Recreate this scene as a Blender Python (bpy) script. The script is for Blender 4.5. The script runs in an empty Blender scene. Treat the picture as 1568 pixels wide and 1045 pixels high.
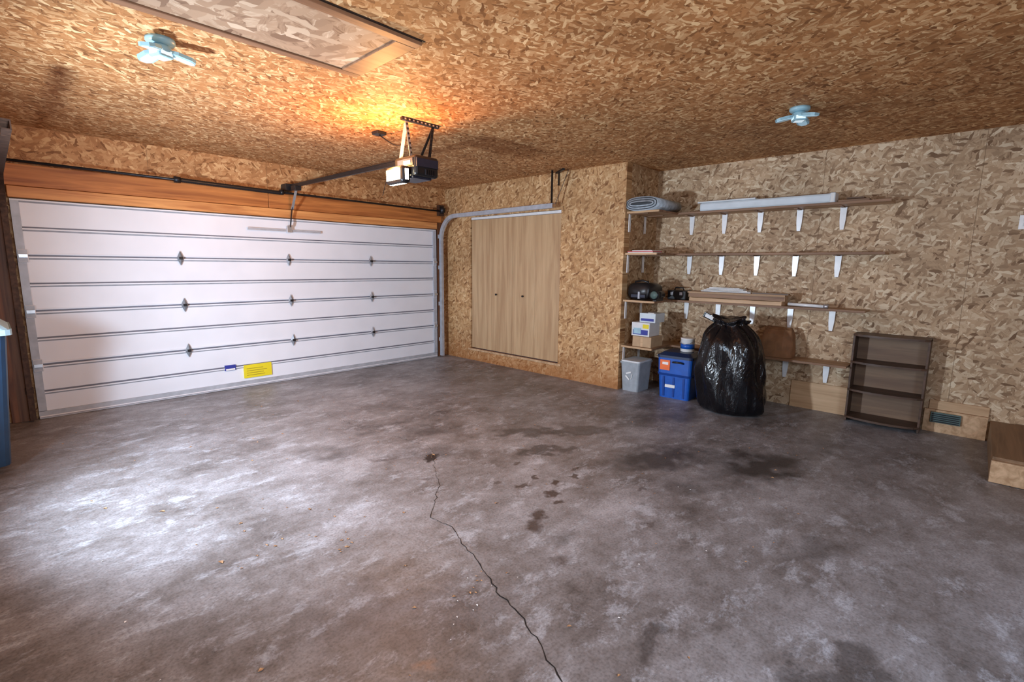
import bpy, bmesh, math, random
from mathutils import Vector, Matrix, noise
random.seed(7)
scn=bpy.context.scene
try:
    scn.view_settings.view_transform='Standard'
    scn.view_settings.look='None'
except Exception: pass

# ---------------------------------------------------------------- materials
class NT:
    def __init__(s,name):
        s.m=bpy.data.materials.new(name); s.m.use_nodes=True
        s.t=s.m.node_tree; s.n=s.t.nodes; s.l=s.t.links
        s.b=s.n["Principled BSDF"]
    def new(s,ty,**k):
        x=s.n.new(ty)
        for a,v in k.items(): setattr(x,a,v)
        return x
    def link(s,a,b): s.l.new(a,b)
    def math(s,op,a,b=None,clamp=False):
        x=s.new("ShaderNodeMath",operation=op); x.use_clamp=clamp
        for i,v in enumerate((a,b)):
            if v is None: continue
            if isinstance(v,(int,float)): x.inputs[i].default_value=v
            else: s.link(v,x.inputs[i])
        return x.outputs[0]
    def mix(s,f,a,b,bt='MIX'):
        x=s.new("ShaderNodeMix",data_type='RGBA',blend_type=bt)
        for i,v in ((0,f),(6,a),(7,b)):
            if isinstance(v,(int,float)): x.inputs[i].default_value=v
            elif isinstance(v,tuple): x.inputs[i].default_value=(v[0],v[1],v[2],1)
            else: s.link(v,x.inputs[i])
        return x.outputs[2]
    def ramp(s,f,stops,interp='LINEAR'):
        x=s.new("ShaderNodeValToRGB"); x.color_ramp.interpolation=interp
        e=x.color_ramp.elements
        while len(e)<len(stops): e.new(0.5)
        for i,(p,c) in enumerate(stops):
            e[i].position=p; e[i].color=(c[0],c[1],c[2],1) if isinstance(c,tuple) else (c,c,c,1)
        s.link(f,x.inputs[0]); return x.outputs[0]
    def noise(s,vec,scale,detail=4,rough=0.5,dist=0.0):
        x=s.new("ShaderNodeTexNoise"); x.inputs['Scale'].default_value=scale
        x.inputs['Detail'].default_value=detail; x.inputs['Roughness'].default_value=rough
        x.inputs['Distortion'].default_value=dist
        if vec is not None: s.link(vec,x.inputs['Vector'])
        return x.outputs[0]
    def pos(s): return s.new("ShaderNodeNewGeometry").outputs['Position']
    def bump(s,h,strength=0.3,dist=0.01):
        x=s.new("ShaderNodeBump"); x.inputs['Strength'].default_value=strength; x.inputs['Distance'].default_value=dist
        s.link(h,x.inputs['Height']); s.link(x.outputs[0],s.b.inputs['Normal'])
    def set(s,rough=0.6,metal=0.0,spec=0.5):
        s.b.inputs['Roughness'].default_value=rough; s.b.inputs['Metallic'].default_value=metal
        s.b.inputs['Specular IOR Level'].default_value=spec
    def map(s,vec,scale=(1,1,1),rot=(0,0,0),loc=(0,0,0)):
        x=s.new("ShaderNodeMapping"); x.inputs['Scale'].default_value=scale; x.inputs['Rotation'].default_value=rot; x.inputs['Location'].default_value=loc
        s.link(vec,x.inputs['Vector']); return x.outputs[0]

def plain(name,col,rough=0.6,metal=0.0,var=0.12,scale=14,bump=0.0):
    t=NT(name); g=t.noise(t.pos(),scale,2)
    c=t.ramp(g,[(0.3,tuple(v*(1-var) for v in col)),(0.7,tuple(min(1,v*(1+var)) for v in col))])
    t.link(c,t.b.inputs['Base Color']); t.set(rough,metal)
    if bump: t.bump(g,bump,0.01)
    return t.m
def emis(name,col,st):
    t=NT(name); t.b.inputs['Base Color'].default_value=(*col,1)
    t.b.inputs['Emission Color'].default_value=(*col,1); t.b.inputs['Emission Strength'].default_value=st
    return t.m

def osb(name,ax,dark,mid,light,seams=(),seam_ax=None,fs=1.0,base_rot=0.0,lowstain=False,rough=.6):
    t=NT(name); p=t.pos()
    sp=t.new("ShaderNodeSeparateXYZ"); t.link(p,sp.inputs[0])
    cb=t.new("ShaderNodeCombineXYZ"); t.link(sp.outputs[ax[0]],cb.inputs[0]); t.link(sp.outputs[ax[1]],cb.inputs[1])
    nz=t.new("ShaderNodeTexNoise"); nz.inputs['Scale'].default_value=10; nz.inputs['Detail'].default_value=2; t.link(cb.outputs[0],nz.inputs['Vector'])
    sub=t.new("ShaderNodeVectorMath",operation='MULTIPLY_ADD'); t.link(nz.outputs[1],sub.inputs[0]); sub.inputs[1].default_value=(.05,.05,0); t.link(cb.outputs[0],sub.inputs[2])
    v=sub.outputs[0]
    tone=None
    for i,(ang,sx,sy,th) in enumerate([(0.2,8,20,0),(1.25,8,24,.5),(2.2,7,20,.58),(0.75,9,27,.64),(2.75,9,25,.7)]):
        rt=t.new("ShaderNodeVectorRotate",rotation_type='Z_AXIS'); t.link(v,rt.inputs['Vector']); rt.inputs['Angle'].default_value=ang+base_rot
        mp=t.map(rt.outputs[0],scale=(sx*fs,sy*fs,1),loc=(i*13.7,i*7.3,0))
        vo=t.new("ShaderNodeTexVoronoi",voronoi_dimensions='2D'); vo.inputs['Scale'].default_value=1; t.link(mp,vo.inputs['Vector'])
        sc=t.new("ShaderNodeSeparateColor"); t.link(vo.outputs['Color'],sc.inputs[0])
        tn=sc.outputs[0]
        if i<3:
            gr=t.noise(t.map(rt.outputs[0],scale=(16,95,1)),1,1)
            tn=t.math('ADD',t.math('MULTIPLY',tn,.8),t.math('MULTIPLY',t.math('SUBTRACT',gr,.38),.9))
        if tone is None: tone=tn
        else:
            k=t.math('GREATER_THAN',sc.outputs[1],th)
            tone=t.math('ADD',t.math('MULTIPLY',tone,t.math('SUBTRACT',1.0,k)),t.math('MULTIPLY',tn,k))
    c=t.ramp(tone,[(0.0,dark),(0.18,tuple(a*.4+b*.6 for a,b in zip(dark,mid))),(0.5,mid),(0.8,tuple(m*.6+l*.4 for m,l in zip(mid,light))),(1.0,light)])
    big=t.noise(cb.outputs[0],1.6,4)
    c=t.mix(1.0,c,t.ramp(big,[(0.3,.80),(0.7,1.08)]),'MULTIPLY')
    for s in seams:
        d=t.math('ABSOLUTE',t.math('SUBTRACT',sp.outputs[seam_ax],s))
        k=t.math('LESS_THAN',d,0.0022); c=t.mix(t.math('MULTIPLY',k,.7),c,(.16,.09,.045))
    if lowstain:
        k=t.math('MULTIPLY',t.math('SUBTRACT',1.0,t.math('DIVIDE',sp.outputs[2],0.45),True),.65,True)
        c=t.mix(k,c,(.34,.12,.03))
    t.link(c,t.b.inputs['Base Color']); t.set(rough,0,.3)
    return t.m

def wood(name,c1,c2,axis=0,scale=1.0,rough=0.55,k=1.0):
    t=NT(name); p=t.pos(); s=[22*scale]*3; s[axis]=1.3*scale
    a=t.noise(t.map(p,scale=tuple(s)),1,4,.6,.6)
    t.link(t.ramp(a,[(0.36,c1),(0.64,c2)]),t.b.inputs['Base Color']); t.set(rough)
    return t.m

# concrete floor
def floor_mat():
    t=NT("concrete"); p=t.pos()
    a=t.noise(p,0.9,5,.6,.2); b=t.noise(t.map(p,rot=(0,0,.8),scale=(2.2,3.4,1)),1,5,.65,.2); c=t.noise(p,13,4,.7); d=t.noise(p,80,2)
    f=t.math('ADD',t.math('MULTIPLY',a,.40),t.math('ADD',t.math('MULTIPLY',b,.38),t.math('MULTIPLY',c,.22)))
    col=t.ramp(f,[(0.36,(.082,.070,.067)),(0.45,(.175,.160,.160)),(0.53,(.26,.25,.262)),(0.64,(.40,.40,.435))])
    sc=t.noise(t.map(p,rot=(0,0,-.6),scale=(3.5,6,1)),1,7,.8,.25)
    m=t.math('MULTIPLY',t.ramp(sc,[(.53,0.0),(.64,1.0)]),.48)
    col=t.mix(m,col,(.56,.60,.68))
    def warp(scale,amp,det):
        nz=t.new("ShaderNodeTexNoise"); nz.inputs['Scale'].default_value=scale; nz.inputs['Detail'].default_value=det; t.link(p,nz.inputs['Vector'])
        wv=t.new("ShaderNodeVectorMath",operation='MULTIPLY_ADD'); t.link(nz.outputs[1],wv.inputs[0]); wv.inputs[1].default_value=(amp,amp,0); t.link(p,wv.inputs[2]); return wv.outputs[0]
    W1=warp(5,.6,5); W2=warp(16,.12,2)
    def stain(x,y,rx,ry,rot,colr,amt,edge=.45,w=0):
        nonlocal col
        off=.3 if not w else .06
        mp=t.new("ShaderNodeMapping",vector_type='TEXTURE'); mp.inputs['Location'].default_value=(x+off,y+off,0); mp.inputs['Rotation'].default_value=(0,0,rot); mp.inputs['Scale'].default_value=(rx,ry,1)
        t.link(W2 if w else W1,mp.inputs['Vector'])
        ln=t.new("ShaderNodeVectorMath",operation='LENGTH'); t.link(mp.outputs[0],ln.inputs[0])
        k=t.math('MULTIPLY',t.math('DIVIDE',t.math('SUBTRACT',1.0,ln.outputs['Value']),edge,True),amt)
        col=t.mix(k,col,colr)
    dk=(.036,.030,.029); wm=(.10,.065,.045); dr=(.055,.036,.03)
    for s in [(4.3,4.6,1.4,1.0,0,wm,.35,1.0),(.1,5.1,.9,1.0,0,wm,.5,1.0),
              (4.05,1.10,.60,.34,-.3,dk,.92,.6),(3.65,1.72,.68,.26,-.5,dk,.82,.6),(3.30,1.30,.38,.20,-.5,dk,.5,.9),(2.4,3.15,.45,.2,-.7,dk,.5,.9),
              (2.10,1.60,.17,.12,.6,(.06,.05,.045),.6,.8),(1.75,.78,.13,.09,0,dk,.6),(3.1,2.5,.28,.10,-.6,dk,.7),(3.35,2.9,.38,.14,-.7,dk,.65),
              (3.7,2.6,.45,.16,-.7,dk,.6),(2.7,3.6,.5,.18,-.7,dk,.5,.9),(1.75,3.7,.3,.14,-.7,dk,.5,.9),(2.1,.20,.30,.14,-.4,dk,.6),(3.0,.5,.38,.12,-.5,dk,.5,.9),(4.7,2.2,.5,.2,-.7,dk,.6,.9),
              (4.9,.8,.5,.2,-.4,dk,.5,.9),(1.02,1.40,.09,.05,.2,(.35,.16,.06),.35,.9),(1.1,1.7,.6,.35,-.6,(.07,.085,.12),.4,.9),
              (2.31,3.06,.11,.06,.6,(.02,.012,.010),.95,.4,1),(2.66,2.06,.06,.045,0,dr,.9,.4,1),(2.84,2.03,.05,.03,.3,dr,.85,.4,1),(2.50,1.97,.07,.05,.3,dr,.9,.4,1),(2.44,1.86,.05,.04,0,dr,.85,.4,1),
              (2.22,1.84,.085,.06,.5,dr,.9,.5,1),(2.10,1.78,.11,.06,.6,dr,.85,.6,1),(2.46,2.20,.055,.04,0,dr,.8,.4,1),(2.62,2.22,.04,.03,0,dr,.8,.4,1),(2.95,2.10,.04,.03,0,dr,.8,.4,1),(2.36,2.35,.05,.03,0,dr,.6,.5,1),(1.93,1.45,.09,.06,0,dr,.6,.8,1),(2.72,2.5,.05,.03,.3,dr,.7,.5,1),
              (2.05,2.75,.08,.03,-.7,dr,.6,.6,1),(2.0,3.3,.12,.04,-.7,dr,.6,.6,1),(3.0,1.55,.05,.03,0,dr,.6,.5,1),(2.6,1.3,.05,.03,0,dr,.5,.5,1),(1.45,.55,.08,.05,0,dr,.6,.6,1)]:
        stain(*s)
    sp=t.ramp(d,[(.28,.70),(.5,1.0),(.72,1.16)])
    col=t.mix(1.0,col,sp,'MULTIPLY')
    t.link(col,t.b.inputs['Base Color'])
    t.b.inputs['Roughness'].default_value=.46; t.b.inputs['Specular IOR Level'].default_value=.5
    t.bump(t.noise(p,16,4,.75),.35,.008)
    return t.m

OD=(.20,.10,.04); OM=(.48,.28,.14); OL=(.74,.55,.34)
M={}
M['osb_back']=osb("osb_back",(1,2),(.20,.11,.055),(.53,.36,.215),(.82,.67,.47),(.09,1.31,2.53),1,1.8,.3)
M['osb_closet']=osb("osb_closet",(1,2),(.24,.105,.04),(.57,.325,.145),(.80,.56,.31),(),1,1.9,.9,lowstain=True)
M['osb_side']=osb("osb_side",(0,2),OD,OM,OL,(),None,1.7)
M['osb_garage']=osb("osb_garage",(0,2),(.20,.08,.027),(.48,.24,.10),(.72,.46,.23),(1.3,2.52,3.74,4.96),0,1.8,.1)
M['osb_ceiling']=osb("osb_ceiling",(0,1),(.20,.075,.022),(.46,.205,.072),(.84,.56,.29),(),0,2.1,-.45,False,.7)
M['osb_hatch']=osb("osb_hatch",(0,1),(.20,.11,.065),(.42,.27,.17),(.64,.48,.34),(),0,.9,.5)
M['floor']=floor_mat()
M['beam']=wood("cedar_beam",(.28,.085,.02),(.56,.21,.055),0,.8)
M['beam2']=wood("pale_orange_lumber",(.46,.17,.05),(.76,.36,.12),0,.8)
M['jamb']=wood("brown_jamb",(.10,.035,.015),(.22,.09,.04),2)
M['bifold']=wood("bifold_veneer",(.44,.27,.14),(.60,.41,.23),2,.6,.45)
M['shelfwood']=wood("shelf_wood",(.30,.17,.09),(.52,.34,.20),1,.8)
M['shelfedge']=wood("shelf_dark_wood",(.18,.09,.045),(.32,.18,.10),1,.8)
M['darkbrown']=wood("dark_brown_laminate",(.055,.030,.018),(.11,.06,.038),1,.7,.5)
M['bcback']=wood("brown_backboard",(.16,.095,.06),(.24,.15,.09),1,.7,.6)
M['stepwood']=wood("step_plywood",(.18,.10,.05),(.32,.19,.10),0,.7)
M['stepedge']=wood("step_lumber",(.45,.27,.14),(.70,.47,.28),0,.8)
M['palewood']=wood("pale_pine",(.48,.30,.16),(.68,.46,.27),1,.8)
M['hatchtrim']=wood("hatch_trim",(.17,.075,.035),(.30,.15,.075),0,.8)
M['white']=plain("white_steel",(.78,.80,.87),.42,0,.03,3)
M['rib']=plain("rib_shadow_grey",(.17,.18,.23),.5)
M['alu']=plain("galvanised",(.55,.57,.60),.35,.7,.12)
M['stile']=plain("grey_stile",(.42,.44,.49),.45,.1,.12)
M['hinge']=plain("hinge_steel",(.26,.27,.30),.4,.3,.12)
M['bracket']=plain("white_zinc",(.86,.88,.90),.3,.1,.05)
M['dkmetal']=plain("dark_steel",(.03,.03,.035),.4,.6)
M['black']=plain("black_plastic",(.012,.012,.014),.35)
M['navy']=plain("navy_plastic",(.02,.025,.05),.35)
M['seal']=plain("grey_vinyl",(.36,.36,.40),.6)
M['rust']=plain("rusty_steel",(.07,.035,.022),.6,.4,.4,30)
M['yellow']=plain("yellow_label",(.80,.66,.02),.5,0,.03)
M['yellowtxt']=plain("label_print",(.35,.27,.02),.5)
M['labelblue']=plain("blue_label",(.03,.04,.30),.5)
M['labelwhite']=plain("white_label",(.85,.85,.85),.5,0,.02)
M['orange']=plain("orange_label",(.90,.17,.03),.5,0,.05)
M['blue']=plain("blue_plastic",(.010,.10,.48),.35,0,.1)
M['blue2']=plain("blue_lid",(.012,.06,.30),.35)
M['bluelid']=plain("navy_lid",(.010,.022,.07),.35)
M['binblue']=plain("wheelie_blue",(.012,.04,.09),.4)
M['paleblue']=plain("pale_blue_lid",(.35,.55,.66),.4)
M['greybin']=plain("grey_translucent",(.36,.40,.44),.3)
M['card']=plain("cardboard",(.50,.34,.20),.7,0,.08)
M['bagshade']=plain("bag_shadow_brown",(.24,.115,.05),.75,0,.2,10,.3)  # brown of the trash bag's warm shadow, put into the stand-in's colour
M['cardw']=plain("white_carton",(.72,.74,.76),.5,0,.04)
M['paper']=plain("paper",(.80,.80,.78),.6,0,.04)
M['plastwrap']=plain("pale_wrap",(.66,.74,.80),.35,0,.08,6)
M['carpet']=plain("grey_blue_foam",(.42,.48,.54),.8,0,.25,20)
M['darkfoam']=plain("dark_gap",(.05,.06,.07),.8)
M['red']=plain("red_cover",(.55,.08,.08),.5)
M['ceramic']=plain("fixture_plastic",(.30,.50,.58),.35,0,.03)
M['teal']=plain("teal_grey",(.10,.16,.15),.5)
M['crack']=plain("crack_dark",(.012,.010,.010),.9)
M['leaf']=plain("dead_leaf",(.42,.24,.12),.8,0,.5,60)
M['lens']=emis("opener_lens",(1.0,.84,.55),34)
M['led']=emis("led_panel",(.50,.74,.85),.12)
M['ledc']=emis("led_centre",(.75,.92,1.0),.5)
def bagm():
    t=NT("black_bag"); p=t.pos()
    n=t.noise(t.map(p,scale=(7,7,3)),1,4,.6,1.5)
    t.b.inputs['Base Color'].default_value=(.005,.005,.007,1); t.set(.17,0,.5); t.bump(n,.4,.05); return t.m
M['bag']=bagm()

# ---------------------------------------------------------------- mesh builder
class B:
    def __init__(s,name): s.name=name; s.bm=bmesh.new(); s.mats=[]
    def mi(s,m):
        mm=M[m]
        if mm not in s.mats: s.mats.append(mm)
        return s.mats.index(mm)
    def box(s,x0,x1,y0,y1,z0,z1,mat,rot=None,bev=0.0):
        c=Vector(((x0+x1)/2,(y0+y1)/2,(z0+z1)/2))
        mt=Matrix.Translation(c)
        if rot: mt=mt@rot.to_4x4()
        mt=mt@Matrix.Diagonal((abs(x1-x0),abs(y1-y0),abs(z1-z0),1))
        r=bmesh.ops.create_cube(s.bm,size=1,matrix=mt); vs=r['verts']
        i=s.mi(mat); fs={f for v in vs for f in v.link_faces}
        for f in fs: f.material_index=i
        if bev:
            es=list({e for v in vs for e in v.link_edges})
            bmesh.ops.bevel(s.bm,geom=es,offset=bev,segments=2,affect='EDGES',profile=.5)
        return s
    def faces(s,pts,fl,mat,smooth=False):
        vs=[s.bm.verts.new(p) for p in pts]; i=s.mi(mat)
        for f in fl:
            try:
                ff=s.bm.faces.new([vs[k] for k in f]); ff.material_index=i; ff.smooth=smooth
            except ValueError: pass
        return vs
    def rings(s,rings,mat,cap=True,smooth=True):
        n=len(rings[0]); pts=[p for r in rings for p in r]; fl=[]
        for a in range(len(rings)-1):
            for k in range(n): fl.append((a*n+k,a*n+(k+1)%n,(a+1)*n+(k+1)%n,(a+1)*n+k))
        if cap:
            fl.append(tuple(range(n-1,-1,-1))); fl.append(tuple((len(rings)-1)*n+k for k in range(n)))
        s.faces(pts,fl,mat,smooth)
        return s
    def tube(s,path,r,mat,seg=10,smooth=True):
        path=[Vector(p) for p in path]; rg=[]
        rr=r if isinstance(r,(list,tuple)) else [r]*len(path)
        for i,p in enumerate(path):
            d=(path[min(i+1,len(path)-1)]-path[max(i-1,0)]).normalized()
            up=Vector((0,0,1)) if abs(d.z)<.9 else Vector((1,0,0))
            a=d.cross(up).normalized(); b=d.cross(a).normalized()
            rg.append([p+(a*math.cos(2*math.pi*k/seg)+b*math.sin(2*math.pi*k/seg))*rr[i] for k in range(seg)])
        return s.rings(rg,mat,True,smooth)
    def lathe(s,c,prof,mat,seg=24,smooth=True):
        return s.rings([[Vector((c[0]+r*math.cos(2*math.pi*k/seg),c[1]+r*math.sin(2*math.pi*k/seg),c[2]+z)) for k in range(seg)] for r,z in prof],mat,True,smooth)
    def bar(s,p,q,w,h,mat,up=(0,0,1)):
        p=Vector(p);q=Vector(q);d=(q-p).normalized();u=Vector(up)
        if abs(d.dot(u))>.95:u=Vector((1,0,0))
        a=d.cross(u).normalized()*w/2; b=a.cross(d).normalized()*h/2
        return s.rings([[p+a+b,p-a+b,p-a-b,p+a-b],[q+a+b,q-a+b,q-a-b,q+a-b]],mat,True,False)
    def taper(s,c,w0,d0,w1,d1,z0,z1,mat,bev=.02,rotz=0):
        def rr(w,d,z,b):
            pts=[]
            for sx,sy,a0 in ((1,1,0),(-1,1,90),(-1,-1,180),(1,-1,270)):
                for k in range(4):
                    a=math.radians(a0+k*30); x=sx*(w/2-b)+b*math.cos(a); y=sy*(d/2-b)+b*math.sin(a)
                    pts.append(Vector((c[0]+x*math.cos(rotz)-y*math.sin(rotz),c[1]+x*math.sin(rotz)+y*math.cos(rotz),z)))
            return pts
        return s.rings([rr(w0,d0,z0,bev),rr(w1,d1,z1,bev)],mat,True,False)
    def done(s):
        bmesh.ops.recalc_face_normals(s.bm,faces=s.bm.faces[:])
        me=bpy.data.meshes.new(s.name); s.bm.to_mesh(me); s.bm.free()
        for m in s.mats: me.materials.append(m)
        o=bpy.data.objects.new(s.name,me); bpy.context.collection.objects.link(o); return o

XL=-0.75; YB=-1.6; XR=6.15; XC=5.35; YG=6.60; YP=3.19; H=2.775
# ---------------------------------------------------------------- shell
B("floor").box(XL-.1,XR+.1,YB-.1,YG+.25,-.1,0,'floor').done()
B("ceiling").box(XL-.1,XR+.1,YB-.1,YG+.25,H,H+.1,'osb_ceiling').done()
B("wall_garage").box(XL,XC,YG,YG+.15,0,H,'osb_garage').done()
b=B("wall_closet")
b.box(XC,XC+.12,5.97,YG+.15,0,H,'osb_closet'); b.box(XC,XC+.12,YP,4.16,0,H,'osb_closet')
b.box(XC,XC+.12,4.16,5.97,2.29,H,'osb_closet'); b.box(XC,XC+.12,4.16,5.97,0,.17,'osb_closet'); b.done()
B("wall_alcove_side").box(XC+.12,XR,YP,YP+.12,0,H,'osb_side').done()
B("wall_right").box(XR,XR+.1,YB,YP+.12,0,H,'osb_back').done()
B("wall_left").box(XL-.1,XL,YB,YG+.15,0,H,'osb_back').done()
B("wall_back").box(XL,XR,YB-.1,YB,0,H,'osb_side').done()

# header + jambs
b=B("trim_header")
b.box(.0,2.50,YG-.055,YG,2.225,2.42,'beam',bev=.004); b.box(2.505,5.22,YG-.055,YG,2.225,2.41,'beam',bev=.004)
b.box(.20,5.12,YG-.075,YG,2.115,2.22,'beam2',bev=.004); b.done()
b=B("trim_jambs"); b.box(.02,.15,YG-.055,YG,0,2.22,'jamb',bev=.004); b.box(5.14,5.23,YG-.055,YG,0,2.22,'jamb',bev=.004); b.done()

# garage door : extruded ribbed profile
b=B("garage_door")
y0=YG-.035; n=8; hh=2.11/n
prof=[]
for k in range(n):
    z=.02+k*hh*.995
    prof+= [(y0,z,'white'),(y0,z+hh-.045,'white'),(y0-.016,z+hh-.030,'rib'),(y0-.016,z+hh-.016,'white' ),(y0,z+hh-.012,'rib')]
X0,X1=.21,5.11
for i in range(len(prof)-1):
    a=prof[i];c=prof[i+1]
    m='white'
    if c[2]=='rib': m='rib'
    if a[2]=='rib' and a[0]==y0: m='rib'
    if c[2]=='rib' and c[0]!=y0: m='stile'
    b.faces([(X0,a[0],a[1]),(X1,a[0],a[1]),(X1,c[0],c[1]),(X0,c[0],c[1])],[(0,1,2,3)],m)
for k in range(1,n):
    z=.02+k*hh*.995
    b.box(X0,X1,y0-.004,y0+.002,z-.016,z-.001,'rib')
    if k%2==0: b.box(X0,X1,y0-.012,y0-.002,z+.004,z+.016,'white')
b.box(X0,X1,y0+.006,YG-.002,.02,2.11,'seal')
b.box(X0,X1,y0-.022,y0+.004,.028,.075,'stile'); b.box(X0,X1,y0-.03,YG-.004,0.002,.03,'seal',bev=.008)
for xa in (X0,X1-.06):
    b.box(xa,xa+.06,y0-.024,y0-.001,.08,2.09,'stile' )
for k in (2,4,6):
    z=.02+k*hh*.995-.01
    for x in (1.51,2.71,3.90):
        b.faces([(x-.036,y0-.02,z),(x,y0-.02,z+.082),(x+.036,y0-.02,z),(x,y0-.02,z-.082),(x,y0-.045,z)],[(0,1,4),(1,2,4),(2,3,4),(3,0,4),(0,1,2,3)],'hinge')
        b.box(x-.016,x+.016,y0-.055,y0-.02,z-.014,z+.014,'dkmetal')
    for x in (X0+.04,X1-.04):
        b.box(x-.035,x+.035,y0-.035,y0-.022,z-.06,z+.06,'stile',bev=.004); b.box(x-.03,x+.03,y0-.055,y0-.03,z-.015,z+.015,'alu')
b.box(2.23,3.15,y0-.035,y0-.016,1.94,1.972,'stile',bev=.003)
b.box(2.70,2.76,y0-.05,y0-.02,1.93,2.02,'alu',bev=.003)
b.box(2.08,2.41,y0-.0205,y0,.11,.275,'yellow')
for r in range(4): b.box(2.11,2.30+random.random()*.08,y0-.022,y0-.0205,.14+r*.028,.147+r*.028,'yellowtxt')
b.box(1.87,1.99,y0-.0205,y0,.235,.30,'labelblue'); b.box(1.88,1.98,y0-.022,y0-.0205,.238,.258,'labelwhite')
b.done()

# tracks
def track(name,x,sgn,yend,mat):
    b=B(name)
    ya=YG-.105
    path=[(x,ya,.02),(x,ya,1.95)]
    for k in range(1,9):
        a=k/8*math.pi/2; path.append((x,ya-.34*(1-math.cos(a)),1.95+.36*math.sin(a)))
    path.append((x,yend,2.325))
    P=[Vector(p) for p in path]
    rg=[]
    for i,p in enumerate(P):
        d=(P[min(i+1,len(P)-1)]-P[max(i-1,0)]).normalized(); a=Vector((1,0,0)); c=d.cross(a).normalized()
        w=.022;h=.03
        rg.append([p+a*w+c*h,p-a*w+c*h,p-a*w-c*h,p+a*w-c*h,p+a*w-c*(h-.006),p-a*(w-.006)-c*(h-.006),p-a*(w-.006)+c*(h-.006),p+a*w+c*(h-.006)] if sgn>0 else
                  [p-a*w+c*h,p+a*w+c*h,p+a*w-c*h,p-a*w-c*h,p-a*w-c*(h-.006),p+a*(w-.006)-c*(h-.006),p+a*(w-.006)+c*(h-.006),p-a*w+c*(h-.006)])
    b.rings(rg,mat,True,False)
    for z in (.3,.9,1.5,2.0):
        b.box(x-.03,x+.03,ya+.02,YG-.056,z-.03,z+.03,mat)
    return b
b=track("door_track",5.175,1,4.16,'stile')
b.bar((5.19,4.20,2.32),(5.19,4.20,H),.035,.006,'dkmetal',(0,1,0)); b.bar((5.33,4.20,2.60),(5.33,4.20,H),.03,.005,'dkmetal',(0,1,0))
b.bar((5.19,4.14,2.34),(5.30,4.02,H),.03,.006,'dkmetal'); b.bar((5.17,4.0,H-.012),(5.33,4.24,H-.012),.03,.02,'dkmetal')
b.done()
track("door_track",.165,-1,4.2,'rust').done()
# torsion spring assembly
b=B("torsion_spring")
yt=YG-.12; zt=2.44
b.tube([(.05,yt,zt),(5.2,yt,2.40)],.013,'dkmetal',10)
xa,xb=1.55,2.62
pts=[]; rr=[]
N=120
for k in range(N+1):
    f=k/N; pts.append((xa+(xb-xa)*f,yt,zt-.01-.02*f)); rr.append(.026 if k%2 else .022)
b.tube(pts,rr,'black',10)
b.tube([(1.5,yt,zt-.01),(1.56,yt,zt-.01)],.034,'dkmetal')
b.tube([(2.62,yt,zt-.02),(2.66,yt,zt-.02)],.034,'dkmetal')
for x in (.08,5.18):
    b.tube([(x-.03,yt,2.42),(x+.03,yt,2.42)],.055,'dkmetal',16); b.box(x-.05,x+.05,yt,YG-.056,2.33,2.5,'rust')
b.done()

# opener
b=B("garage_door_opener")
b.box(2.60,2.85,3.60,3.92,2.30,2.475,'black',bev=.022)
b.box(2.61,2.84,3.592,3.61,2.375,2.45,'navy',bev=.004)
b.box(2.593,2.607,3.63,3.86,2.385,2.45,'navy',bev=.003); b.box(2.589,2.594,3.66,3.76,2.40,2.43,'paleblue')
for k in range(5): b.box(2.70+k*.022,2.712+k*.022,3.585,3.60,2.315,2.36,'dkmetal')
b.box(2.505,2.60,3.66,3.93,2.235,2.385,'lens',bev=.03)
b.box(2.60,2.80,3.64,3.88,2.283,2.302,'navy',bev=.004)
b.bar((2.72,3.9,2.47),(2.74,6.45,2.495),.022,.035,'dkmetal')
b.bar((2.715,3.9,2.495),(2.74,6.45,2.517),.012,.008,'black'); b.box(2.68,2.78,6.44,6.59,2.45,2.53,'dkmetal',bev=.004)
b.box(2.69,2.77,6.20,6.32,2.43,2.485,'dkmetal',bev=.005)
b.bar((2.74,6.28,2.45),(2.75,6.45,2.22),.03,.006,'alu'); b.bar((2.745,6.44,2.25),(2.735,6.50,2.0),.03,.006,'dkmetal')
for x,xx in ((2.58,2.63),(2.86,2.82)):
    b.bar((xx,3.70,2.46),(x,3.69,H-.02),.028,.004,'alu' if x<2.7 else 'dkmetal',(0,1,0))
    for k in range(7):
        z=2.50+k*.038; f=(z-2.46)/(H-.02-2.46); xc=xx+(x-xx)*f
        b.box(xc-.007,xc+.007,3.684,3.69,z-.008,z+.008,'black')
b.bar((2.63,3.86,2.46),(2.58,3.70,H-.04),.03,.004,'alu'); b.bar((2.82,3.86,2.46),(2.86,3.70,H-.04),.03,.004,'dkmetal')
b.bar((2.53,3.69,H-.012),(2.92,3.69,H-.012),.035,.024,'dkmetal')
for k in range(9): b.box(2.55+k*.042,2.565+k*.042,3.668,3.672,H-.02,H-.008,'alu')
pts=[]
for k in range(17):
    f=k/16; pts.append((2.67+.02*math.sin(f*6),4.26-(.5*f),H-.03-.10*math.sin(f*math.pi)-.2*f*f*f))
b.tube(pts,.006,'black',6)
b.box(2.62,2.72,4.21,4.31,H-.03,H,'black',bev=.005)
b.tube([(2.66,3.93,2.33),(2.6,4.05,2.30),(2.62,4.15,2.18)],.003,'black',6)
b.done()

# attic hatch
b=B("attic_hatch")
x0,x1,ya,yb=.30,1.80,2.41,3.13; z0=H-.022
b.box(x0,x1,ya,ya+.06,z0,H,'hatchtrim',bev=.003); b.box(x0,x1,yb-.06,yb,z0,H,'hatchtrim',bev=.003)
b.box(x1-.13,x1,ya+.062,yb-.062,z0,H,'hatchtrim',bev=.003); b.box(x0,x0+.11,ya+.062,yb-.062,z0,H,'hatchtrim',bev=.003)
b.box(x0+.11,x1-.135,ya+.066,yb-.066,H-.014,H-.002,'osb_hatch'); b.box(x0-.014,x1+.014,ya-.014,yb+.014,H-.004,H,'black')
b.done()

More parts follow.
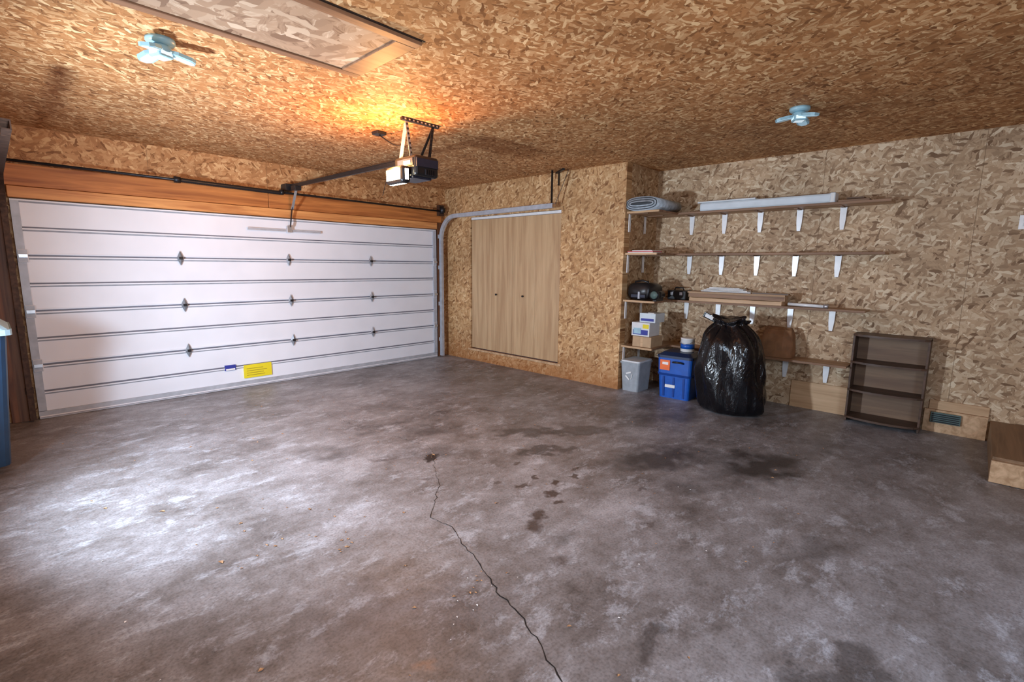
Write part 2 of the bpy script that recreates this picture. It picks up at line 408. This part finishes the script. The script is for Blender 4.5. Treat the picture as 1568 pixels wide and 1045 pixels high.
# ceiling lights: LED garage lights with folding panels
def ledlight(x,y,ang):
    b=B("ceiling_light")
    b.lathe((x,y,H-.03),[(.06,0),(.072,.012),(.072,.03)],'ceramic',24)
    b.lathe((x,y,H-.075),[(.04,0),(.05,.008),(.05,.03),(.035,.045)],'ceramic',24)
    b.box(x-.045,x+.045,y-.045,y+.045,H-.10,H-.05,'ledc',rot=Matrix.Rotation(ang,3,'Z'),bev=.012)
    for k in range(3):
        a=ang+k*2*math.pi/3
        R=Matrix.Rotation(a,3,'Z')@Matrix.Rotation(math.radians(12),3,'Y')
        def tr(v): return Vector((x,y,H-.055))+R@Vector(v)
        ol=[(.05,-.03),(.08,-.042),(.145,-.042),(.165,-.022),(.165,.022),(.145,.042),(.08,.042),(.05,.03)]
        b.rings([[tr((px,py,.010)) for px,py in ol],[tr((px,py,-.008)) for px,py in ol]],'ceramic',True,False)
        il=[(px*.94+.006,py*.7) for px,py in ol]
        b.rings([[tr((px,py,-.008)) for px,py in il],[tr((px,py,-.012)) for px,py in il]],'led',True,False)
        b.bar(tr((.03,0,0)),tr((.06,0,0)),.035,.014,'ceramic')
    b.done()
ledlight(.80,3.48,1.95); ledlight(4.45,1.16,2.1)

# bifold doors
b=B("closet_bifold_door")
ys=[5.95,5.505,5.06,4.615,4.17]
for k in range(4):
    b.box(XC+.012,XC+.045,ys[k+1]+.0012,ys[k]-.0012,.21,2.245,'bifold',bev=.003)
for y in (5.38,4.83): b.tube([(XC+.012,y,1.10),(XC-.004,y,1.10),(XC-.012,y,1.10),(XC-.022,y,1.10)],[.007,.007,.016,.012],'dkmetal',12)
b.box(XC+.01,XC+.05,4.16,5.96,2.25,2.285,'bracket'); b.box(XC+.01,XC+.05,4.16,5.96,.172,.200,'jamb')
b.done()
B("trim_1").box(XC-.015,XC,4.10,6.02,.165,.195,'stepedge',bev=.003).done()

# ---------------------------------------------------------------- shelves
ZS=[2.20,1.71,1.14,.57]; YE=[.68,.68,.78,.88]
b=B("storage_shelves")
for z,ye in zip(ZS,YE):
    b.box(5.86,6.148,ye,3.185,z-.02,z,'shelfwood'); b.box(5.85,5.86,ye,2.77,z-.021,z+.001,'shelfedge')
    b.box(5.39,5.86,2.775,3.185,z-.02,z,'shelfwood'); b.box(5.38,5.39,2.77,3.185,z-.022,z+.001,'palewood')
    b.box(5.39,5.86,2.765,2.775,z-.021,z+.001,'shelfedge')
    for y in (2.7,2.3,1.9,1.5,1.1):
        if y<ye: continue
        b.rings([[Vector((6.148,y-w,zz)),Vector((6.148,y+w,zz)),Vector((6.128,y+w,zz)),Vector((6.128,y-w,zz))] for w,zz in ((.030,z-.024),(.026,z-.16),(.016,z-.25))],'bracket',True,False)
        b.box(5.95,6.135,y-.016,y+.016,z-.030,z-.022,'shelfedge')
    for x in (5.44,5.82):
        b.box(x-.018,x+.018,3.170,3.185,z-.24,z-.022,'bracket',bev=.003); b.box(x-.015,x+.015,2.93,3.17,z-.030,z-.022,'shelfedge')
b.done()

# rolled foam / carpet on top shelf
b=B("rolled_carpet")
def sup(cx,cz,w,h,n=28,e=2.6):
    r=[]
    for k in range(n):
        a=2*math.pi*k/n; ca,sa=math.cos(a),math.sin(a)
        r.append((cx+w*math.copysign(abs(ca)**(2/e),ca),cz+h*math.copysign(abs(sa)**(2/e),sa)))
    return r
zc=ZS[0]+.001
yc,zz,w,h=2.99,zc+.081,.21,.08
for i,(sc,mat,x) in enumerate(((1,'carpet',5.37),(.86,'darkfoam',5.368),(.74,'carpet',5.364),(.55,'darkfoam',5.362),(.42,'carpet',5.358),(.22,'darkfoam',5.356))):
    o=sup(yc,zz,w if i==0 else w-(1-sc)*.09,h*sc)
    b.rings([[Vector((x,y,z)) for y,z in o],[Vector((5.98 if i==0 else 5.40,y,z)) for y,z in o]],mat,True,True)
b.done()
b=B("wrapped_blinds")
b.box(5.90,6.04,1.16,2.52,2.203,2.30,'plastwrap',bev=.02); b.box(5.895,6.045,1.14,1.19,2.202,2.305,'paper',bev=.01)
b.box(5.905,6.035,1.9,2.55,2.30,2.318,'paper',bev=.006)
b.done()
b=B("wood_scraps"); b.box(5.93,6.12,.86,1.12,2.201,2.23,'shelfedge',bev=.003); b.box(5.9,6.1,.9,1.05,2.232,2.245,'darkbrown',bev=.003); b.done()

b=B("magazine"); b.box(5.40,5.62,2.83,3.16,1.712,1.722,'paper'); b.box(5.395,5.625,2.825,3.165,1.722,1.732,'red'); b.box(5.40,5.62,2.84,3.1,1.732,1.742,'labelwhite'); b.done()

# shelf 3 items
b=B("black_tool_bag")
R0=[]
for x,s in ((5.42,.82),(5.46,1.0),(5.60,1.03),(5.74,1.0),(5.80,.85)):
    R0.append([Vector((x,y,z+.012*noise.noise(Vector((x*9,y*9,z*9))))) for y,z in sup(3.01,1.152+.10*s,.155*s,.10*s,28,3.2)])
b.rings(R0,'black')
b.box(5.405,5.425,2.90,3.10,1.17,1.22,'navy',bev=.008)
b.tube([(5.5,2.91,1.31),(5.5,2.92,1.365),(5.5,3.0,1.38),(5.5,3.09,1.365),(5.5,3.10,1.31)],.012,'black',8)
b.box(5.40,5.42,2.97,3.0,1.16,1.25,'stile',bev=.003)
b.done()
b=B("flashlight"); b.tube([(5.60,2.785,1.215),(5.44,2.785,1.215)],.045,'black',18); b.tube([(5.45,2.785,1.215),(5.42,2.785,1.215),(5.40,2.785,1.215)],[.05,.062,.062],'black',20); b.tube([(5.404,2.785,1.215),(5.396,2.785,1.215)],.045,'teal',20); b.box(5.42,5.6,2.765,2.805,1.142,1.18,'black'); b.done()
b=B("tool_case"); b.box(5.90,6.10,2.62,2.86,1.142,1.26,'black',bev=.012); b.box(5.895,5.905,2.66,2.70,1.20,1.24,'stile',bev=.002); b.box(5.895,5.905,2.78,2.82,1.20,1.24,'stile',bev=.002); b.tube([(5.98,2.68,1.26),(5.98,2.69,1.29),(5.98,2.79,1.29),(5.98,2.80,1.26)],.009,'black',8); b.done()
b=B("wooden_crate")
b.box(5.87,5.89,1.53,2.56,1.142,1.185,'palewood',bev=.003); b.box(5.87,5.89,1.50,2.57,1.19,1.24,'shelfedge',bev=.003)
b.box(6.08,6.10,1.53,2.56,1.142,1.24,'palewood'); b.box(5.89,6.08,1.53,1.55,1.142,1.235,'palewood'); b.box(5.89,6.08,2.54,2.56,1.142,1.235,'palewood')
b.box(5.86,6.11,1.50,2.58,1.24,1.258,'shelfwood',bev=.003); b.box(5.865,5.93,1.47,1.84,1.258,1.276,'darkbrown',bev=.002)
b.done()
b=B("paper_stack"); 
for k in range(4):
    b.box(5.94+.01*k,6.09-.005*k,1.87+.05*k,2.45-.03*k,1.26+k*.014,1.271+k*.014,'paper' if k%2 else 'cardw',rot=Matrix.Rotation(.04*k-.04,3,'Z'))
b.done()
b=B("curtain_rod"); b.tube([(5.93,1.48,1.165),(5.90,1.13,1.160)],.017,'bracket',12); b.tube([(5.90,1.14,1.162),(5.897,1.10,1.162)],.022,'alu',12); b.tube([(6.0,1.47,1.163),(5.99,1.2,1.163)],.015,'shelfedge',10); b.done()

# shelf 4 items
b=B("cardboard_box"); b.box(5.42,5.72,2.80,3.05,.572,.70,'card',bev=.004); b.box(5.419,5.421,2.91,2.94,.575,.70,'palewood'); b.done()
b=B("product_box"); b.box(5.44,5.70,2.84,3.08,.702,.87,'cardw',bev=.003); b.box(5.436,5.441,2.86,3.06,.72,.78,'labelblue'); b.box(5.434,5.441,2.95,3.05,.73,.80,'paleblue'); b.box(5.437,5.441,2.85,2.93,.80,.85,'yellow'); b.done()
b=B("product_box"); b.box(5.48,5.72,2.79,3.0,.872,.985,'plastwrap',bev=.003); b.box(5.476,5.481,2.81,2.98,.89,.92,'labelblue'); b.box(5.5,5.56,2.82,2.9,.985,.992,'paper'); b.done()
# crumpled bag shape added on low shelf for the trash bag's warm shadow
b=B("bag_shadow_standin")
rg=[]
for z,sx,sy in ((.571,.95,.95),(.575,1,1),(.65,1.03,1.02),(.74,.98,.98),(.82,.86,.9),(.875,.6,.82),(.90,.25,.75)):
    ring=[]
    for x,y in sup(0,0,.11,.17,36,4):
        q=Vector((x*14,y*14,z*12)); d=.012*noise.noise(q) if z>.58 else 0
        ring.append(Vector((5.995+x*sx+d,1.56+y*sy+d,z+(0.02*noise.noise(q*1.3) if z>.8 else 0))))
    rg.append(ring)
b.rings(rg,'bagshade',True,False); b.done()

# floor items
b=B("plastic_storage_bin")
b.taper((5.54,3.045),.30,.22,.34,.262,.0,.36,'greybin',.03); b.taper((5.54,3.045),.365,.28,.365,.28,.352,.372,'greybin',.03); b.taper((5.54,3.045),.34,.262,.34,.262,.372,.39,'cardw',.03)
for k in range(3):
    a=k*2*math.pi/3+.5
    p=Vector((5.372,3.045+.05*math.cos(a),.2+.05*math.sin(a))); q=Vector((5.372,3.045+.05*math.cos(a+1.5),.2+.05*math.sin(a+1.5)))
    b.bar(p,q,.006,.018,'labelwhite')
b.done()
# blue tool chest: base bin, wider upper section, dark lid with grab handle
b=B("blue_tool_chest"); c=(5.62,2.50); rz=.05
b.taper(c,.35,.36,.38,.39,0,.27,'blue',.035,rz); b.taper(c,.385,.40,.41,.425,.27,.30,'blue2',.04,rz)
b.taper(c,.39,.40,.40,.415,.30,.485,'blue',.035,rz); b.taper(c,.42,.435,.42,.435,.485,.515,'bluelid',.04,rz); b.taper(c,.41,.42,.30,.32,.515,.553,'bluelid',.04,rz)
R=Matrix.Rotation(rz,3,'Z')
def P(x,y,zz): v=R@Vector((x,y,0)); return (c[0]+v.x,c[1]+v.y,zz)
for yy in (-.12,0,.12): b.bar(P(-.180,yy,.02),P(-.192,yy,.26),.022,.012,'blue2',(1,0,0))
b.tube([P(-.20,-.11,.44),P(-.235,-.09,.45),P(-.235,.0,.45),P(-.20,.02,.44)],.011,'black',8)
b.bar(P(-.202,.05,.40),P(-.202,.17,.40),.012,.12,'orange'); b.bar(P(-.209,.07,.42),P(-.209,.14,.42),.003,.03,'labelwhite')
b.bar(P(-.193,-.02,.15),P(-.193,.10,.15),.012,.035,'labelwhite'); b.box(5.47,5.50,2.33,2.37,.46,.51,'black',bev=.004)
b.done()
b=B("paint_can"); b.lathe((5.64,2.44,.555),[(.075,0),(.078,.004),(.078,.15),(.082,.152),(.082,.16),(.07,.162)],'labelwhite',28); b.lathe((5.64,2.44,.59),[(.0795,0),(.0795,.06)],'blue',28); b.tube([(5.64,2.36,.69),(5.56,2.38,.66),(5.54,2.44,.65),(5.56,2.50,.66),(5.64,2.52,.69)],.003,'alu',6); b.done()

# trash bag
b=B("trash_bag")
prof=[(.004,.20),(.004,.29),(.06,.335),(.16,.35),(.30,.35),(.45,.345),(.58,.33),(.70,.31),(.80,.28),(.875,.225),(.92,.18),(.945,.15),(.965,.14),(.985,.17),(1.02,.19),(1.0,.13)]
rg=[];N=72
for i,(z,r) in enumerate(prof):
    ring=[]
    for k in range(N):
        a=2*math.pi*k/N
        q=Vector((math.cos(a)*2.2,math.sin(a)*2.2,z*3.2))
        d=noise.noise(q)*.18+noise.noise(q*2.7)*.10-abs(noise.noise(Vector((math.cos(a)*3,math.sin(a)*3,z*1.5))))*.12
        if i>=8: d+=.16*math.sin(a*9+z*6)*(.5 if i<12 else .9)
        if i<2: d*=.4
        rr=r*(1.03+d)
        ring.append(Vector((5.44+rr*math.cos(a)*.86-.03*z,1.835+rr*math.sin(a)*1.03+.06*z,max(.003,z+(noise.noise(q*1.7)*.04 if i>3 else 0)+(.03*math.sin(a*3+1) if i>12 else 0)))))
    rg.append(ring)
b.rings(rg,'bag',True,True)
b.box(5.34,5.42,2.02,2.16,.985,1.045,'cardw',rot=Matrix.Rotation(.4,3,'X'),bev=.004)
o=b.done()
m=o.modifiers.new("s","SUBSURF"); m.levels=1; m.render_levels=1

# bookcase with bowed shelves
b=B("small_bookcase")
yl,yr=.86,.26; xb=6.146; xf=5.93; ht=.90
b.box(xf,xb,yl-.018,yl,0.002,ht,'darkbrown',bev=.002); b.box(xf,xb,yr,yr+.018,.002,ht,'darkbrown',bev=.002)
b.box(xb-.008,xb,yr+.018,yl-.018,.002,ht,'bcback')
for z in (.04,.325,.61,.885):
    ol=[(xb-.01,yl-.02),(xb-.01,yr+.02)] if z<.88 else [(xb,yl),(xb,yr)]
    n=14
    for k in range(n+1):
        f=k/n; y=yr+(yl-yr)*f; ol.append((xf-.01-.075*math.sin(math.pi*f)**.7 if 0<f<1 else xf-.01,y))
    b.rings([[Vector((x,y,z)) for x,y in ol],[Vector((x,y,z+.02)) for x,y in ol]],'darkbrown',True,False)
b.done()

b=B("trim_2"); b.box(6.12,6.149,-.20,.25,.0,.22,'stepedge',bev=.003); b.box(6.13,6.149,-.20,.22,.222,.31,'palewood',bev=.003); b.done()
b=B("foundation_vent"); b.box(6.095,6.119,-.02,.20,.10,.20,'teal',bev=.004)
for k in range(5): b.box(6.088,6.097,-.01,.19,.108+k*.018,.116+k*.018,'dkmetal')
b.done()
B("trim_3").box(6.13,6.149,.87,1.42,0,.30,'palewood').done()

# step platform
b=B("entry_step")
b.box(4.94,6.145,-1.58,-.215,.17,.195,'stepwood',bev=.003)
b.box(4.94,6.145,-.24,-.215,.0,.17,'stepwood'); b.box(4.925,4.945,-1.58,-.21,.002,.17,'stepedge',bev=.003); b.box(6.10,6.145,-1.5,-.24,0,.17,'stepwood')
b.done()

# wheeled bin at far left
b=B("wheeled_trash_bin")
bx=-.28
b.taper((bx,5.25),.52,.52,.66,.64,.06,1.02,'binblue',.06); b.taper((bx,5.25),.72,.70,.72,.70,1.02,1.06,'paleblue',.07); b.taper((bx,5.25),.70,.68,.55,.52,1.06,1.13,'paleblue',.07)
for x in (bx-.22,bx+.22): b.tube([(x-.03,5.50,.11),(x+.03,5.50,.11)],.108,'black',20)
b.tube([(bx-.25,5.6,1.0),(bx+.25,5.6,1.0)],.016,'binblue',8); b.box(bx-.18,bx+.18,5.05,5.40,.002,.07,'binblue')
b.done()

b=B("wall_outlet"); b.box(6.142,6.149,-.27,-.19,1.90,2.02,'bracket',bev=.002); b.box(6.138,6.143,-.245,-.215,1.965,1.995,'cardw'); b.box(6.138,6.143,-.245,-.215,1.925,1.955,'cardw'); b.done()

# floor crack
b=B("floor_crack")
def crack(pts,w0,w1,seed):
    rnd=random.Random(seed); P=[]
    for i in range(len(pts)-1):
        a=Vector(pts[i]);c=Vector(pts[i+1]); n=max(3,int((c-a).length/.035))
        for k in range(n):
            f=k/n; q=a.lerp(c,f); q+=Vector((rnd.uniform(-1,1),rnd.uniform(-1,1)))*.010; P.append(q)
    P.append(Vector(pts[-1]))
    L=[];
    for i,p in enumerate(P):
        d=(P[min(i+1,len(P)-1)]-P[max(i-1,0)]).normalized(); nn=Vector((-d.y,d.x)); w=(w0+(w1-w0)*i/len(P))*rnd.uniform(.5,1.4)
        L.append(((p.x+nn.x*w,p.y+nn.y*w,.0015),(p.x-nn.x*w,p.y-nn.y*w,.0015)))
    pts3=[q for l in L for q in l]
    b.faces(pts3,[(2*i,2*i+1,2*i+3,2*i+2) for i in range(len(L)-1)],'crack')
crack([(2.31,3.02),(2.17,2.83),(2.04,2.61),(1.86,2.44),(1.72,2.29),(1.74,2.12),(1.64,1.83),(1.59,1.68),(1.51,1.47),(1.48,1.33),(1.39,1.11),(1.32,.97),(1.22,.6)],.0010,.0036,3)
crack([(2.31,3.02),(2.45,3.25),(2.40,3.6),(2.30,4.1),(2.27,4.77)],.0010,.0006,4)
crack([(2.31,3.02),(2.7,3.1),(3.1,2.95)],.0010,.0006,5)
b.done()

# leaf litter
b=B("leaf_litter"); rnd=random.Random(11)
sp=[(1.45,1.60,.08,12),(.95,2.6,.15,10),(1.15,2.45,.1,8),(2.3,3.05,.08,10)]
L=[]
for x,y,s,n in sp:
    for k in range(n): L.append((rnd.gauss(x,s),rnd.gauss(y,s)))
for k in range(240): L.append((rnd.uniform(.2,5.5),rnd.uniform(.6,6.0)))
for x,y in L:
    if x>5.0 and y>1: continue
    s=rnd.uniform(.003,.008)
    wh=rnd.random()>.75
    if wh: s*=.6
    elif rnd.random()<.1: s*=1.7
    a=rnd.uniform(0,6.28); ca,sa=math.cos(a)*s,math.sin(a)*s
    b.faces([(x+ca*1.6,y+sa*1.6,.002),(x-sa,y+ca,.002+s*.6),(x-ca*1.6,y-sa*1.6,.002),(x+sa,y-ca,.003+s*.2)],[(0,1,2,3)],'labelwhite' if wh else 'leaf')
b.done()

# unseen walls: rear window invented for the fill lamp, then the side window
b=B("fill_window"); b.box(.4,2.0,YB,YB+.03,1.0,2.1,'labelwhite',bev=.005); b.box(.47,1.93,YB+.03,YB+.034,1.07,2.03,'paleblue'); b.box(1.18,1.22,YB+.03,YB+.05,1.07,2.03,'labelwhite'); b.done()
b=B("window_2"); b.box(XL,XL+.03,3.25,4.05,.85,1.75,'labelwhite',bev=.005); b.box(XL+.03,XL+.034,3.32,3.98,.92,1.68,'paleblue'); b.box(XL+.03,XL+.05,3.32,3.98,1.28,1.32,'labelwhite'); b.done()

# ---------------------------------------------------------------- lights
def light(name,ty,loc,energy,col,target=None,**k):
    d=bpy.data.lights.new(name,ty); d.energy=energy; d.color=col
    for a,v in k.items(): setattr(d,a,v)
    o=bpy.data.objects.new(name,d); bpy.context.collection.objects.link(o); o.location=loc
    if target: o.rotation_euler=(Vector(target)-Vector(loc)).to_track_quat('-Z','Y').to_euler()
    return o
light("opener_bulb_light",'POINT',(2.47,3.80,2.36),72,(1.0,.43,.12),shadow_soft_size=.05)
light("side_window_daylight",'SPOT',(XL+.20,3.66,1.27),700,(.72,.85,1.0),(3.4,4.0,1.15),spot_size=math.radians(146),spot_blend=.75,shadow_soft_size=.11)
light("rear_cool_fill",'AREA',(1.2,YB+.1,1.6),125,(.60,.78,1.0),(2.0,1.9,.2),shape='RECTANGLE',size=1.5,size_y=1.0)  # cool fill added behind the camera to lift the foreground floor
light("bounce_flash",'AREA',(.3,-.6,1.9),30,(1.0,.88,.74),(.8,2.4,2.9),shape='RECTANGLE',size=.6,size_y=.6)
w=bpy.data.worlds.new("world"); scn.world=w; w.use_nodes=True; w.node_tree.nodes["Background"].inputs[0].default_value=(.5,.6,.8,1); w.node_tree.nodes["Background"].inputs[1].default_value=.3

# ---------------------------------------------------------------- camera
yaw,pitch,roll,f=.7554,.1528,.0110,752.7317
fw=Vector((math.cos(yaw),math.sin(yaw),0)); rt=Vector((math.sin(yaw),-math.cos(yaw),0)); up=Vector((0,0,1))
F=fw*math.cos(pitch)-up*math.sin(pitch); U=up*math.cos(pitch)+fw*math.sin(pitch)
R=rt*math.cos(roll)+U*math.sin(roll); U2=U*math.cos(roll)-rt*math.sin(roll)
cd=bpy.data.cameras.new("camera"); cd.sensor_width=36; cd.lens=f/1568*36; cd.clip_start=.02
co=bpy.data.objects.new("camera",cd); bpy.context.collection.objects.link(co)
mt=Matrix((R,U2,-F)).transposed().to_4x4(); mt.translation=Vector((0,0,1.5458)); co.matrix_world=mt
scn.camera=co
